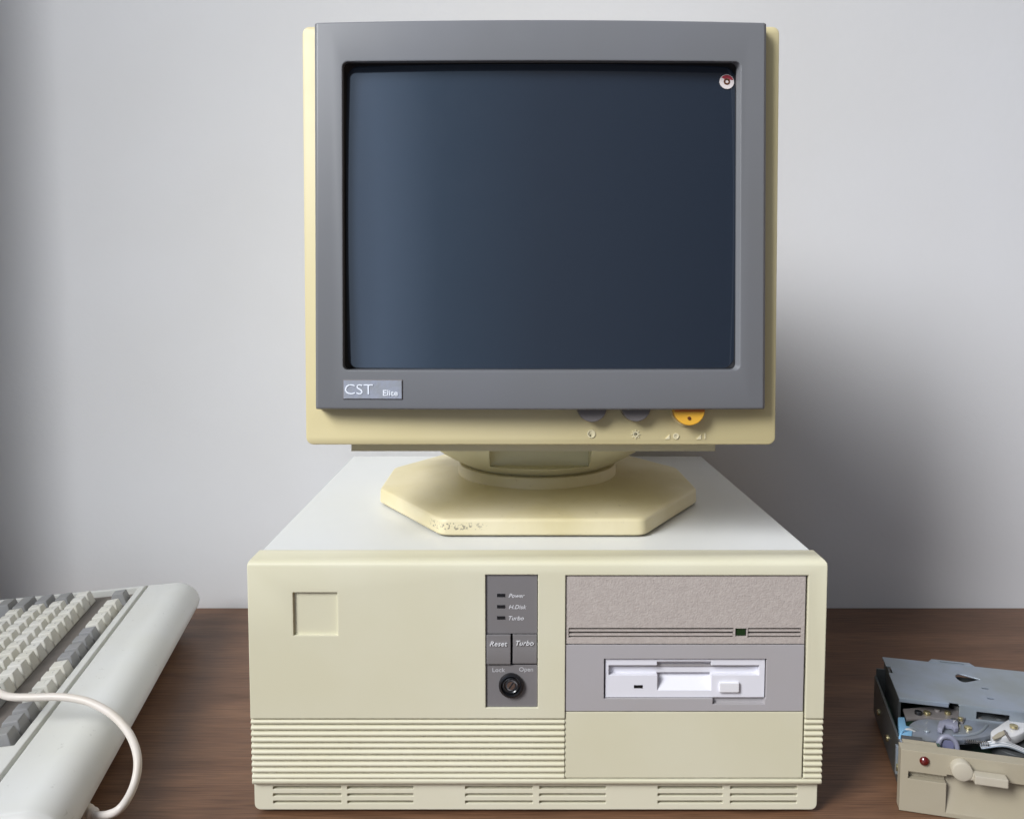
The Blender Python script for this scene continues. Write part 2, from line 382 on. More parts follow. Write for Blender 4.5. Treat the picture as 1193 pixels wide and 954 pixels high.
# ------------------------------------------------------------ monitor
mon = thing('crt_monitor', 'grey fronted tube monitor in yellowed housing on its octagonal stand', 'monitor', (.0245,.2,CZT))
MX=.0212
TLT=R(3.3)
PIV=Vector((MX,0,fz(477)))
MM = Matrix.Translation(PIV) @ Matrix.Rotation(-TLT,4,'X')
nrm_=(MM.to_3x3()@Vector((0,1,0)))
def hp(px,py,yl=0):
    w=hit(px,py,MM@Vector((0,yl,0)),nrm_); l=MM.inverted()@w; return l.x,l.z
def mobj(name,bm,m,parent=mon,**k):
    bm.transform(MM); return obj(name,bm,m,parent,**k)
bx0=hp(366.8,250)[0]; bx1=hp(892.6,250)[0]; bz1=hp(630,25)[1]-.0005
bw=(bx1-bx0)/2; bc=(bx0+bx1)/2
def bow(x): return -.0055*(1-((x-bc)/bw)**2)
# bezel solid: grid front with bow
NX=28
def ring(x):
    y=bow(x); return [(x,y+.0022,0),(x,y+.0006,.0007),(x,y,.0026),(x,y,bz1-.0026),(x,y+.0006,bz1-.0007),(x,y+.0022,bz1),(x,.0124,bz1),(x,.0124,0)]
rs=[]
for i in range(NX+1):
    x=bx0+(bx1-bx0)*i/NX; rs.append(ring(x))
e0=[(bx0-0.0000,v[1]+(.0016 if v[1]<.015 else 0),v[2]) for v in ring(bx0)]
first=[(bx0+.0018,*v[1:]) for v in ring(bx0+.0018)]; last=[(bx1-.0018,*v[1:]) for v in ring(bx1-.0018)]
e1=[(bx1,v[1]+(.0016 if v[1]<.015 else 0),v[2]) for v in ring(bx1)]
bez=loft([e0,first]+rs[1:-1]+[last,e1])
# opening, narrowing to the tube
OA=[hp(399.5,250),hp(861.5,250),hp(630,72.5),hp(630,431)]
ox0,ox1,oz1,oz0=OA[0][0],OA[1][0],OA[2][1],OA[3][1]
G=.005
gx0=hp(401.2,250,G)[0]; gx1=hp(856.8,250,G)[0]; gz1=hp(630,74.0,G)[1]; gz0=hp(630,430.0,G)[1]
def ext(t,a,b): return a+(b-a)*t
def oring(t,r): return [(a,G*t,b) for a,b in rrect(ext(t,ox0,gx0),ext(t,ox1,gx1),ext(t,oz0,gz0),ext(t,oz1,gz1),r,6)]
bez=boolean(bez, loft([oring(-2,.004),oring(4.0,.004)]))
bez=boolean(bez, loft([[(a,y,b) for a,b in rrect(gx0-.006,gx1+.006,gz0-.006,gz1+.006,.006)] for y in (G,.03)]))
bezel=mobj('bezel',bez,M['bezel'],smooth=32)
# black surround + tube face
su=loft([[(a,y,b) for a,b in rrect(gx0-.0058,gx1+.0058,gz0-.0058,gz1+.0058,.006)] for y in (G+.0002,.0150)])
kx0=hp(404.5,250,.0090)[0]; kx1=hp(855.6,250,.0090)[0]; kz1=hp(630,78.0,.0090)[1]; kz0=hp(630,428.8,.0090)[1]
def sring(t,rr): return [(a,G+(.0090-G)*t,b) for a,b in rrect(ext(t,gx0,kx0),ext(t,gx1,kx1),ext(t,gz0,kz0),ext(t,gz1,kz1),rr,6)]
su=boolean(su, loft([sring(-.3,.004),sring(1.3,.008)]))
mobj('screen_surround',su,M['black'])
sx0,sx1,sz0,sz1=kx0-.0004,kx1+.0004,kz0-.0004,kz1+.0004
scx,scz=(sx0+sx1)/2,(sz0+sz1)/2; RS=1.8
gb=bmesh.new(); prev=None; base=[]; q_=rrect(sx0,sx1,sz0,sz1,.010,8); NR=40
for i in range(len(q_)):
    a,b=Vector(q_[i]),Vector(q_[(i+1)%len(q_)]); k=max(1,int((b-a).length/.006))
    base+=[tuple(a.lerp(b,j/k)) for j in range(k)]
def gy(x,z): 
    r2=(x-scx)**2+(z-scz)**2
    return RS-math.sqrt(RS*RS-r2)+.0008
for k in range(NR+1):
    t=1-k/NR
    if k==NR: c=gb.verts.new((scx,gy(scx,scz),scz)); [gb.faces.new((prev[i],prev[(i+1)%len(prev)],c)) for i in range(len(prev))]; break
    row=[gb.verts.new((scx+(a-scx)*t,gy(scx+(a-scx)*t,scz+(b-scz)*t),scz+(b-scz)*t)) for a,b in base]
    if prev is None:
        skirt=[gb.verts.new((a,.0150,b)) for a,b in base]
        prev0=skirt
        for i in range(len(row)): gb.faces.new((skirt[i],skirt[(i+1)%len(row)],row[(i+1)%len(row)],row[i]))
    else:
        for i in range(len(row)): gb.faces.new((prev[i],prev[(i+1)%len(row)],row[(i+1)%len(row)],row[i]))
    prev=row
scr=mobj('screen',gb,M['glass'],smooth=50)
# sticker at the upper right of the tube
stx,stz=hp(847.6,94.5,.006); sy=gy(stx,stz)-.0004
sn=Matrix.Translation((stx,sy,stz))@Matrix.Rotation(math.asin((stx-scx)/RS),4,'Z')@Matrix.Rotation(-math.asin((stz-scz)/RS),4,'X')
def stk(bm): bm.transform(sn); return bm
st=mobj('sticker',stk(disc((0,0),.0054,-.0003,.0002,32)),M['stick_w'],mon,label='round red and white sticker in the screen corner')
arc=[( .0050*math.cos(R(a)),.0050*math.sin(R(a))) for a in range(15,150,9)]+[(.0022*math.cos(R(a)),.0022*math.sin(R(a))+.0004) for a in range(140,20,-12)]
mobj('red_print',stk(prism(arc,lambda a,b,d:(a,d,b),-.00045,-.0002)),M['stick_r'],st)
rg=lathe_y((0,0),[(.0024,-.0002),(.0024,-.0005),(.0012,-.0005),(.0012,-.0002)],24); mobj('dark_print',stk(rg),M['yellowdot'],st)
# badge
b0=hp(401,443); b1=hp(468.8,464)
yb=bow((b0[0]+b1[0])/2)
pl=bev(nbox(b0[0],b1[0],yb-.0008,yb+.003,b1[1],b0[1]),.0003,1)
sl=(bow(b1[0])-bow(b0[0]))/(b1[0]-b0[0])
def slant(bm,dy=0):
    for v in bm.verts: v.co.y += (v.co.x-(b0[0]+b1[0])/2)*sl+dy
    return bm
fr=nbox(b0[0]-.0007,b1[0]+.0007,yb-.0002,yb+.003,b1[1]-.0007,b0[1]+.0007)
bad=mobj('badge',slant(pl),M['badge'])
mobj('badge_border',slant(fr),M['knob'],bad)
tcx,tcz=hp(419,453.3); mobj('lettering',slant(text_bm('CST',.0105,Matrix.Translation((tcx,yb-.0010,tcz)),0,.0002,.0205,-.00008)),M['badgetx'],bad)
tcx,tcz=hp(455.8,457.4); mobj('lettering',slant(text_bm('Elite',.0058,Matrix.Translation((tcx,yb-.0010,tcz)),0,.0002,.0108,.00008)),M['badgetx'],bad)
# housing
HY=.0125
hz0=hp(630,518.3,HY)[1]; hz1=hp(630,30.5,HY)[1]
hwb=(hp(904.2,515,HY)[0]-hp(356,515,HY)[0])/2; hwt=(hp(908.6,35,HY)[0]-hp(351,35,HY)[0])/2
hc=(hp(904,515,HY)[0]+hp(356,515,HY)[0])/2
def hring(y,sb,stp,z0,z1,r):
    out=[]
    for a,b in rrect(-1,1,z0,z1,r,4):
        t=(b-z0)/(z1-z0); w=(hwb*sb)*(1-t)+(hwt*stp)*t
        # keep corner radius metric
        out.append((a,b,w,t))
    pts=[]
    for (a,b,w,t) in out:
        pts.append((hc+a*w,y,b))
    return pts
def hr(y,wb,wt,z0,z1,r):
    P=rrect(-wb,wb,z0,z1,r,4); return [(hc+a*(1+(wt/wb-1)*((b-z0)/(z1-z0))),y,b) for a,b in P]
hs=loft([hr(HY+.0003,hwb-.0018,hwt-.0018,hz0+.0018,hz1-.0018,.004),hr(HY+.0009,hwb-.0005,hwt-.0005,hz0+.0005,hz1-.0005,.005),
         hr(HY+.0026,hwb,hwt,hz0,hz1,.0055),hr(.075,hwb*.985,hwt*.985,hz0+.001,hz1-.002,.006),hr(.080,hwb*.955,hwt*.955,hz0+.003,hz1-.008,.008),
         hr(.20,hwb*.90,hwt*.86,hz0+.006,hz1-.03,.02),hr(.30,hwb*.66,hwt*.62,hz0+.022,hz1-.08,.03),hr(.345,hwb*.60,hwt*.55,hz0+.028,hz1-.095,.03)])
for zz in range(7):   # cooling slots in the top of the tube housing
    y0=.10+zz*.012; hs=boolean(hs, nbox(hc-.10,hc+.10,y0,y0+.004,hz1-.022,hz1+.01))
hs=boolean(hs, nbox(gx0-.004,gx1+.004,-.02,.045,gz0-.004,gz1+.004))
hous=mobj('housing',hs,M['moncase'])
mobj('neck_box', loft([hr(.344,hwb*.36,hwt*.34,hz0+.06,hz1-.12,.01),hr(.362,hwb*.34,hwt*.32,hz0+.065,hz1-.125,.01)]), M['moncase'])
lx0=hp(415,520,.05)[0]; lx1=hp(826,520,.05)[0]; lz=hp(630,521.6,.05)[1]
mobj('bottom_tray', nbox(lx0,lx1,.03,.25,lz,hz0+.004), M['bowl'])
# controls
def knob(px,w,m,bot,proud):
    r=w/2/1585; x=hp(px,480,.004)[0]; z=hp(px,bot,.004)[1]+r
    return x,z,r, mobj('knob',disc((x,z),r,proud,HY+.002,44,r*.96),m)
knob(690,35,M['knob'],492.2,.0040); knob(741.3,35,M['knob'],491.6,.0040)
x,z,r,ys=knob(803,37,M['yellow'],496,.0030)
ROOT['power_switch']=ROOT[ys.name]; ys.name='power_switch'; ys.data.name='power_switch'
mobj('switch_rim',disc((x,z),r*1.09,HY-.0025,HY+.003,44),M['moncase'],ys)
dx,dz=hp(803,487.3,.003); mobj('switch_mark',disc((dx,dz),.0013,.0025,.004,16),M['yellowdot'],ys)
mobj('switch_top',nbox(x-r*.93,x+r*.93,.0024,.006,-.0019,.0030),M['orange'],ys)
def mark(bm): mobj('control_symbol',bm,M['emboss'],hous)
def torus(c,r,w,half=False):
    q=lathe_y(c,[(r-w,HY),(r-w,HY-.0004),(r+w,HY-.0004),(r+w,HY)],24); return q
c1=hp(688.8,505.3,HY); s=torus(c1,.0026,.00045); join(s,prism([(c1[0]+.0022*math.sin(R(a)),c1[1]+.0022*math.cos(R(a))) for a in range(0,181,20)],lambda a,b,d:(a,d,b),HY-.0003,HY+.0005)); mark(s)
c2=hp(740.6,505.8,HY); s=torus(c2,.0018,.0004)
for k in range(8):
    a=R(45*k); q=nbox(-.0004,.0004,HY-.0003,HY+.0005,.0025,.0034); q.transform(Matrix.Translation((c2[0],0,c2[1]))@Matrix.Rotation(a,4,'Y')); join(s,q)
mark(s)
c3=hp(787.5,508,HY); s=torus(c3,.0018,.0004); mark(s)
c3=hp(778,508.6,HY); mark(prism([(c3[0]-.002,c3[1]-.0018),(c3[0]+.0014,c3[1]-.0018),(c3[0]+.0014,c3[1]+.0016)],lambda a,b,d:(a,d,b),HY-.0003,HY+.0005))
c3=hp(821.3,508,HY); mark(nbox(c3[0]-.0004,c3[0]+.0004,HY-.0003,HY+.0005,c3[1]-.002,c3[1]+.002))
c3=hp(814.5,508.8,HY); mark(prism([(c3[0]-.002,c3[1]-.0018),(c3[0]+.0014,c3[1]-.0018),(c3[0]+.0014,c3[1]+.0016)],lambda a,b,d:(a,d,b),HY-.0003,HY+.0005))
# ---- stand
SX=.0245; SYC=.21
def octo(hw,hd,cx,cy,z,r=.006):
    P=[(-hw+cx,-hd),(hw-cx,-hd),(hw,-hd+cy),(hw,hd-cy),(hw-cx,hd),(-hw+cx,hd),(-hw,hd-cy),(-hw,-hd+cy)]
    out=[]; n=len(P)
    for i in range(n):
        a,b,c=Vector(P[i-1]),Vector(P[i]),Vector(P[(i+1)%n])
        u=(a-b).normalized()*r; v=(c-b).normalized()*r
        for k in range(6):
            t=k/5; q=(b+u)*(1-t)**2+2*b*t*(1-t)+(b+v)*t*t; out.append((SX+q.x,SYC+q.y,z))
    return out
hw,hd,ccx,ccy=.1480,.1530,.0655,.106
zs=CZT
def toward(ring_,t,z,rad=.078):   # blend octagon to circle for the gently rising top
    o=[]
    for x,y,_ in ring_:
        v=Vector((x-SX,y-SYC)); c=v.normalized()*rad; q=v*(1-t)+c*t; o.append((SX+q.x,SYC+q.y,z))
    return o
O=octo(hw,hd,ccx,ccy,0)
rings=[octo(hw-.0015,hd-.0015,ccx,ccy,zs+.0012),octo(hw-.0002,hd-.0002,ccx,ccy,zs+.0022),octo(hw,hd,ccx,ccy,zs+.0032),octo(hw-.0004,hd-.0004,ccx,ccy,zs+.0128),
       octo(hw-.0012,hd-.0012,ccx,ccy,zs+.0142),octo(hw-.0026,hd-.0026,ccx,ccy,zs+.0150),toward(O,.10,zs+.0157),toward(O,.4,zs+.0174),toward(O,.75,zs+.0196),toward(O,1,zs+.0214)]
bp_=obj('base_plate', loft(rings), M['stand'], mon, smooth=14)
for a in (-.09,.09):
    for b in (-.1,.1): obj('foot', vcyl((SX+a,SYC+b),.01,zs-.0004,zs+.002), M['rubber'], bp_)
zr=zs+.0225
obj('swivel_ring', lathe_z((SX,SYC),[(.0775,zr-.004),(.0775,zr+.0060),(.0762,zr+.0085),(.070,zr+.0090),(.01,zr+.0090)]), M['stand'], mon)
zb0=zr+.0088
bowlp=[(.010,zb0-.002),(.0685,zb0-.001),(.0725,zb0+.0012)]
for k in range(1,13):
    t=k/12; bowlp.append((.0725+.0520*math.sin(t*1.45), zb0+.0012+.043*t**1.05))
bowlp.append((.01,zb0+.046))
bw_=lathe_z((SX,SYC),bowlp)
# pocket in the bowl front
pk=nbox(fx(571,535,.13),fx(686,535,.13),SYC-.13,SYC-.0745,zb0+.0105,zb0+.08)
bw_=boolean(bw_,pk)
obj('swivel_bowl', bw_, M['bowl'], mon)
obj('swivel_catch', bev(nbox(fx(598,520,.1),fx(657,520,.1),SYC-.084,SYC-.07,fz(521.3,.126),fz(513,.126)),.0006), M['moncase'], mon)

# ------------------------------------------------------------ keyboard
KA=R(-80.29); KO=Vector((-.3667,.3616,0))
kb = thing('keyboard','off-white keyboard standing turned sideways left of the computer','keyboard',KO,KA)
KS=R(2.59); KZ=.0595
KM=Matrix.Translation((0,0,KZ))@Matrix.Rotation(KS,4,'X')
def kobj(name,bm,m,parent=kb,**k):
    bm.transform(KM); return obj(name,bm,m,parent,world=False,**k)
KL=.447; KD=.245; TH=.046
# body: cross-section with a big soft back edge
sec=[(-KD,-.026),(-KD,-.010),(-KD+.004,-.003),(-KD+.012,0)]
sec+=[(-.028,0)]
for a in range(8,91,8): sec.append((-.028+.027*math.sin(R(a)), -.023+.023*math.cos(R(a))))
sec+=[(-.0020,-.0265),(-.008,-.031),(-.022,-TH),(-KD+.01,-TH+.004)]
def kring(u,sc,dz,du=0):
    cv,cz=-KD/2,-.02
    return [(u,cv+(v-cv)*sc, z if z<-.02 else (z+dz)) for v,z in sec]
body=loft([kring(.0,.90,-.016),kring(.0008,.93,-.010),kring(.003,.955,-.0055),kring(.0065,.98,-.002),kring(.011,.993,-.0005),kring(.018,1,0),
           kring(KL-.0016,1,0),kring(KL-.0005,.998,-.0006),kring(KL,.995,-.0020),kring(KL+.004,.985,-.006)])
body=boolean(body, nbox(.016,.356,-KD+.018,-.0665,-.009,.02))
body=boolean(body, nbox(.008,KL-.012,-.0600,-.0560,-.0045,.02))
kbody=kobj('keyboard_case',body,M['kb'],smooth=30)
kobj('key_well', nbox(.0165,.3555,-KD+.0185,-.0670,-.0095,-.0072), M['kbwell'])
kobj('indicator_panel', bev(nbox(.366,KL-.020,-.160,-.075,-.0006,.0004),.0003,1), M['key_g'])
def keybm(u,v,wu,wv,h=.0125,lean=.0):
    b=-.0068; t=b+h
    ins=.0029
    r0=[(u-wu/2,v-wv/2),(u+wu/2,v-wv/2),(u+wu/2,v+wv/2),(u-wu/2,v+wv/2)]
    r1=[(u-wu/2+ins,v-wv/2+ins*.9),(u+wu/2-ins,v-wv/2+ins*.9),(u+wu/2-ins,v+wv/2-ins*1.4),(u-wu/2+ins,v+wv/2-ins*1.4)]
    bm=bmesh.new()
    A=[bm.verts.new((*q,b)) for q in r0]
    # slightly dished top
    T=[bm.verts.new((q[0],q[1],t+(.0010 if i>=2 else 0))) for i,q in enumerate(r1)]
    for i in range(4): bm.faces.new((A[i],A[(i+1)%4],T[(i+1)%4],T[i]))
    bm.faces.new(list(reversed(A))); bm.faces.new(T)
    bev(bm,.0007,2,40); return bm
def key(u,v,wu,wv,m,word=''):
    k=kobj('key', keybm(u,v,wu-.0012,wv-.0012), m)
    if word:
        sz=.0050 if len(word)==1 else .0036
        g=text_bm(word,sz,Matrix.Translation((u-wu*.14,v+.0012,.0063))@Matrix.Rotation(R(-90),4,'X'),0,.00006)
        kobj('legend', g, M['legend'], k)
PU=.0178; PV=.0193; PF=.0192
vF=-.0785; rows=[-.1185,-.1378,-.1571,-.1764,-.1957]
key(.0445,vF,PF,PV,M['key_g'],'Esc')
for i in range(12): key(.0735+i*PF,vF,PF,PV,M['key_g'] if 4<=i<8 else M['key_w'],'F%d'%(i+1))
for i in range(3): key(.3050+i*PF,vF,PF,PV,M['key_g'])
chars=['`1234567890-=','QWERTYUIOP[]','ASDFGHJKL;','ZXCVBNM,./']
for r_,v in enumerate(rows[:4]):
    off=[0,.006,.010,.018][r_]
    c_=chars[r_]
    key(.0365+off/2,v,PU+off,PV,M['key_g'] if r_ else M['key_w'],'' if r_ else '`')
    if r_==0: c_=c_[1:]
    for i in range(12): key(.0365+off+PU*(i+1),v,PU,PV,M['key_w'],c_[i] if i<len(c_) else '')
    key(.0365+off+PU*13+(.012-off/2),v,PU+.024-off,PV,M['key_g'])
key(.042,rows[4],PU*1.5,PV,M['key_g']); key(.15,rows[4],.13,PV,M['key_w']); key(.25,rows[4],PU*1.5,PV,M['key_g'])
# feet under the raised back edge
for u in (.040,KL-.07):
    f_=nbox(u,u+.022,-.046,-.018,-.03,-.03); f_.free()
    pts=[(-.060,-.044),(-.026,-.044),(-.022,-.0575),(-.036,-.0570)]
    kobj('foot', loft([[(u,a,b) for a,b in pts],[(u+.024,a,b) for a,b in pts]]), M['rubber'])
# cord: leaves the back edge near the front end, loops up and over the keys
def W(px,py,z):    # world point at a given height
    d=ray(px,py); t=(z-H)/d.z; return CAM+d*t
KW = ROOT[kb.name]
cp_=[W(84,932,.030),W(97,942,.027),W(113,950,.028),W(138,943,.040),W(155,917,.048),W(160.5,886,.060),W(152,857,.070),W(133,834,.078),W(109,819.5,.083),W(88,813.5,.085),W(66,811.5,.085),W(36,812,.084),W(10,811,.083),W(-6,803,.082),W(-40,780,.080)]
pts=catmull(cp_,12)
cord=obj('cord', tube(pts,.0029,16), M['cord'], kb)
relief=catmull(cp_[:3],12)
rl=obj('strain_relief', tube(relief[:24],.0,16,lambda i:.0070-.00012*i if (i%4)<2 else .0054-.00010*i), M['cord'], cord)

# ------------------------------------------------------------ bare floppy drive on the right
DA=R(-15); DO=hit(1047.5,944.0,Vector((0,0,0)),Vector((0,0,1)))
drv=thing('loose_disk_drive','opened metal disk drive with tan front lying right of the computer','disk drive',DO,DA)
DM=ROOT[drv.name]; dn=DM.to_3x3()@Vector((0,1,0))
def dp(px,py,yl=0):
    w=hit(px,py,DM@Vector((0,yl,0)),dn); l=DM.inverted()@w; return l.x,l.z
def dz_at(px,py,z):
    w=W(px,py,z); l=DM.inverted()@w; return l.x,l.y
def dobj(name,bm,m,parent=drv,**k): return obj(name,bm,m,parent,world=False,**k)
DW=.180; DH=dp(1052,872.5)[1]; DD=.150
fbz=bev(nbox(0,DW,0,.0105,.0006,DH),.0012,2)
# finger recess on the right: slopes inwards towards the slot
sl0=dp(1103,905)[0]; zs1=dp(1120,906)[1]; zs0=.004
zrc=dp(1103,902)[1]
rc=loft([[(x,y,z) for y,z in ((-.01,zrc),(.0085,zrc),(.0088,zrc-.003),(.0004,zs0),(-.01,zs0))] for x in (sl0,DW-.01)])
fbz=boolean(fbz,rc)
fbz=boolean(fbz,nbox(dp(1058,905)[0],sl0+.001,-.01,.006,dp(1080,909.5)[1],dp(1080,901)[1]))
db=dobj('front_panel',fbz,M['dbezel'],drv)
dobj('disk_slot',nbox(sl0,DW-.01,.0078,.0086,zrc-.0035,zrc-.0008),M['black'],db)
lc_=dp(1077,886); dobj('indicator_light',lathe_y(lc_,[(.0036,.002),(.0035,-.0008),(.0024,-.0022),(.0008,-.0027),(.0001,-.0028)],24),M['redled'],db)
pc=dp(1119,894); lv=dobj('eject_lever',bev(disc(pc,.0076,-.0062,.004,36,.0072),.0008,2,40),M['dlever'],drv)
lb=dp(1134,894.5); le=dp(1170,910)
dobj('lever_bar',bev(nbox(lb[0]-.001,le[0],-.0095,-.0015,le[1],lb[1]-.0008),.0014,2),M['dlever'],lv)
ar=[(pc[0]+.001,pc[1]+.0062),(lb[0]+.003,lb[1]-.004),(lb[0]+.003,le[1]+.0005),(pc[0]-.003,pc[1]-.0062)]
dobj('lever_arm',bev(prism(ar,lambda a,b,d:(a,d,b),-.0057,-.001),.0008,2),M['dlever'],lv)
# chassis
ch=nbox(.004,.0058,.0105,DD,.004,DH-.010); join(ch,nbox(DW-.006,DW-.0045,.014,DD,.004,DH-.004)); 
join(ch,nbox(.0052,DW-.0062,.014,DD,.004,.0062)); join(ch,nbox(.0052,DW-.0062,DD-.002,DD,.0064,DH-.003))
dobj('chassis',ch,M['zincdk'],drv)
dobj('circuit_board',nbox(.010,DW-.012,.020,DD-.008,.020,.022),M['pcb'],drv)
# side details
for yy in (.03,.075,.12): dobj('screw',(lambda b:(b.transform(Matrix.Translation((.0040,yy,.018))@Matrix.Rotation(R(90),4,'Z')),b)[1])(disc((0,0),.0028,-.0003,.0016,16)),M['brass'],drv)
# top plate
PZ=DH+.004
c=[dz_at(1033.5,765.5,PZ),dz_at(1041,811.5,PZ)]
py1=c[0][1]; py0=c[1][1]; px0=(c[0][0]+c[1][0])/2
plate=nbox(px0,DW-.004,py0,py1,PZ-.0012,PZ)
t0=dz_at(1079,766,PZ)[0]; t1=dz_at(1130,768,PZ)[0]
tab=prism([(t0,py1-.0005),(t1,py1-.0005),(t1-.003,py1+.006),(t0+.004,py1+.006)],lambda a,b,d:(a,b,d),PZ-.0012,PZ+.0004)
def hole(poly): return prism(poly,lambda a,b,d:(a,b,d),PZ-.02,PZ+.02)
h1=dz_at(1121,789.5,PZ); h2=dz_at(1142,790.5,PZ)
tear=[(h1[0]+.0052*math.cos(R(a)),h1[1]+.0085*math.sin(R(a))) for a in range(60,301,24)]+[(h2[0],h2[1]-.001)]
plate=boolean(plate,hole(tear))
for q in ((1147.5,801.5),(1154,813.3)):
    a,b=dz_at(*q,PZ); plate=boolean(plate,hole([(a-.0026,b-.0014),(a+.0026,b-.0014),(a+.0026,b+.0014),(a-.0026,b+.0014)]))
n0=dz_at(1104,815,PZ)[0]; n1=dz_at(1114,815,PZ)[0]
plate=boolean(plate,nbox(n0,n1,py0-.01,py0+.003,PZ-.02,PZ+.02))
k0=dz_at(1030,790,PZ)
plate=boolean(plate,prism([(px0-.01,py0+.048),(px0+.0035,py0+.048),(px0+.0035,py0+.062),(px0-.01,py0+.064)],lambda a,b,d:(a,b,d),PZ-.02,PZ+.02))
tp=dobj('top_plate',plate,M['zinc'],drv)
tab=boolean(tab,hole([(t0+.010,py1+.0008),(t1-.008,py1+.0008),(t1-.008,py1+.0038),(t0+.010,py1+.0038)]))
dobj('plate_tab',tab,M['zinc'],tp)
dobj('plate_lip',nbox(px0+.0005,n0-.0005,py0-.0004,py0+.0006,PZ-.0036,PZ-.0003),M['zinc'],tp)
lip2=nbox(n1+.0005,DW-.0045,py0-.0004,py0+.0006,PZ-.0150,PZ-.0003)
w0=dz_at(1138,823,PZ)[0]; w1=dz_at(1177,828,PZ)[0]
lip2=boolean(lip2,nbox(w0,w1,py0-.01,py0+.01,PZ-.0105,PZ-.0042))
dobj('plate_lip',lip2,M['zinc'],tp)
for s_ in (px0+.001,DW-.010): dobj('plate_support',nbox(s_,s_+.002,py0+.006,py1-.004,.006,PZ-.0014),M['zincdk'],tp)
# mechanism in the open front half
AZ=DH-.008
def poly_w(pp,z): return [dz_at(a,b,z) for a,b in pp]
armp=poly_w([(1062,842),(1085,834),(1104,830),(1135,826),(1160,828),(1178,836),(1181,842),(1170,850),(1150,857),(1128,861),(1104,862),(1075,862),(1058,856)],AZ)
def smoothp(P,k=5):
    n=len(P); out=[]
    for i in range(n):
        a,b,c,d=[Vector(P[(i+j-1)%n]) for j in range(4)]
        for j in range(k):
            t=j/k; out.append(tuple(.5*((2*b)+(c-a)*t+(2*a-5*b+4*c-d)*t*t+(3*b-a-3*c+d)*t**3)))
    return out
arm=dobj('clamp_arm',prism(smoothp(armp),lambda a,b,d:(a,b,d),AZ-.004,AZ),M['zincb'],drv,smooth=30)
arcp=catmull([Vector((*dz_at(a,b,AZ),AZ+.0002)) for a,b in ((1110,857),(1128,856.5),(1142,852.5),(1150,845))],8)
dobj('arm_rib',tube(arcp,.0011,8),M['zinc'],arm)
hx,hy=dz_at(1165,836,AZ); dobj('arm_pivot',vcyl((hx,hy),.005,AZ-.001,AZ+.0012,24),M['zincdk'],arm)
# dark linkage behind the arm
lk_=poly_w([(1052,826),(1085,823),(1112,826),(1126,834),(1122,842),(1104,838),(1080,836),(1056,838)],AZ+.001)
lkm=dobj('linkage',prism(lk_,lambda a,b,d:(a,b,d),AZ-.0005,AZ+.0015),M['knob'],drv)
for q in ((1080,831,.0028),(1104,831,.0024),(1119,838,.0020)):
    a,b=dz_at(q[0],q[1],AZ+.002); dobj('screw',bev(vcyl((a,b),q[2],AZ+.0012,AZ+.0040,16),.0006,2,40),M['brass'],lkm)
a,b=dz_at(1117,824,AZ+.002); dobj('hub_motor',bev(vcyl((a,b),.0052,AZ-.010,AZ+.0050,24),.0008,2,40),M['zincdk'],drv)
# blue connector
bp1=poly_w([(1046,836),(1054,836),(1056,846),(1064,848),(1062,860),(1049,860),(1047,848)],AZ)
dobj('blue_connector',bev(prism(bp1,lambda a,b,d:(a,b,d),AZ-.010,AZ+.001),.0008,2),M['blue'],drv)
# white clip on the right
wc=poly_w([(1154,856),(1162,850),(1172,843),(1182,839),(1196,838),(1200,850),(1186,860),(1170,863),(1158,862)],AZ)
wcl=dobj('white_clip',bev(prism(smoothp(wc,4),lambda a,b,d:(a,b,d),AZ-.004,AZ+.0030),.0012,2),M['clip'],drv,smooth=40)
a,b=dz_at(1173,856,AZ+.004); q=nbox(a-.0006,a+.0006,b-.008,b+.006,AZ+.0035,AZ+.0052); dobj('clip_groove',q,M['knob'],wcl)
a,b=dz_at(1181,847,AZ+.004); dobj('screw',vcyl((a,b),.0030,AZ+.004,AZ+.0058,16),M['brass'],wcl)
a,b=dz_at(1182,866,AZ-.006); dobj('hub_ring',lathe_z((a,b),[(.017,AZ-.014),(.017,AZ-.007),(.014,AZ-.006),(.010,AZ-.0075),(.0005,AZ-.0075)],40),M['zincdk'],drv)
# carriage guide: arch in violet plastic with light cap
gcx,gcy=dz_at(1103,862,AZ+.002)
arch=catmull([Vector((gcx-.0072,gcy-.004,AZ-.012)),Vector((gcx-.0068,gcy-.003,AZ-.002)),Vector((gcx-.0045,gcy-.002,AZ+.0040)),Vector((gcx,gcy-.0015,AZ+.0058)),Vector((gcx+.0045,gcy-.002,AZ+.0040)),Vector((gcx+.0068,gcy-.003,AZ-.001)),Vector((gcx+.0072,gcy-.004,AZ-.012))],6)
gd=dobj('carriage_guide',tube(arch,.0019,10),M['guide'],drv)
dobj('guide_core',bev(nbox(gcx-.0048,gcx+.0048,gcy-.002,gcy+.004,AZ-.012,AZ+.0028),.0010,2),M['purple'],gd)
capp=poly_w([(1092,846),(1094,838),(1104,835),(1116,838),(1117,846),(1112,847),(1109,843),(1101,842),(1098,848)],AZ+.005)
dobj('guide_cap',bev(prism(capp,lambda a,b,d:(a,b,d),AZ+.0002,AZ+.0040),.0006,2),M['guide'],gd)
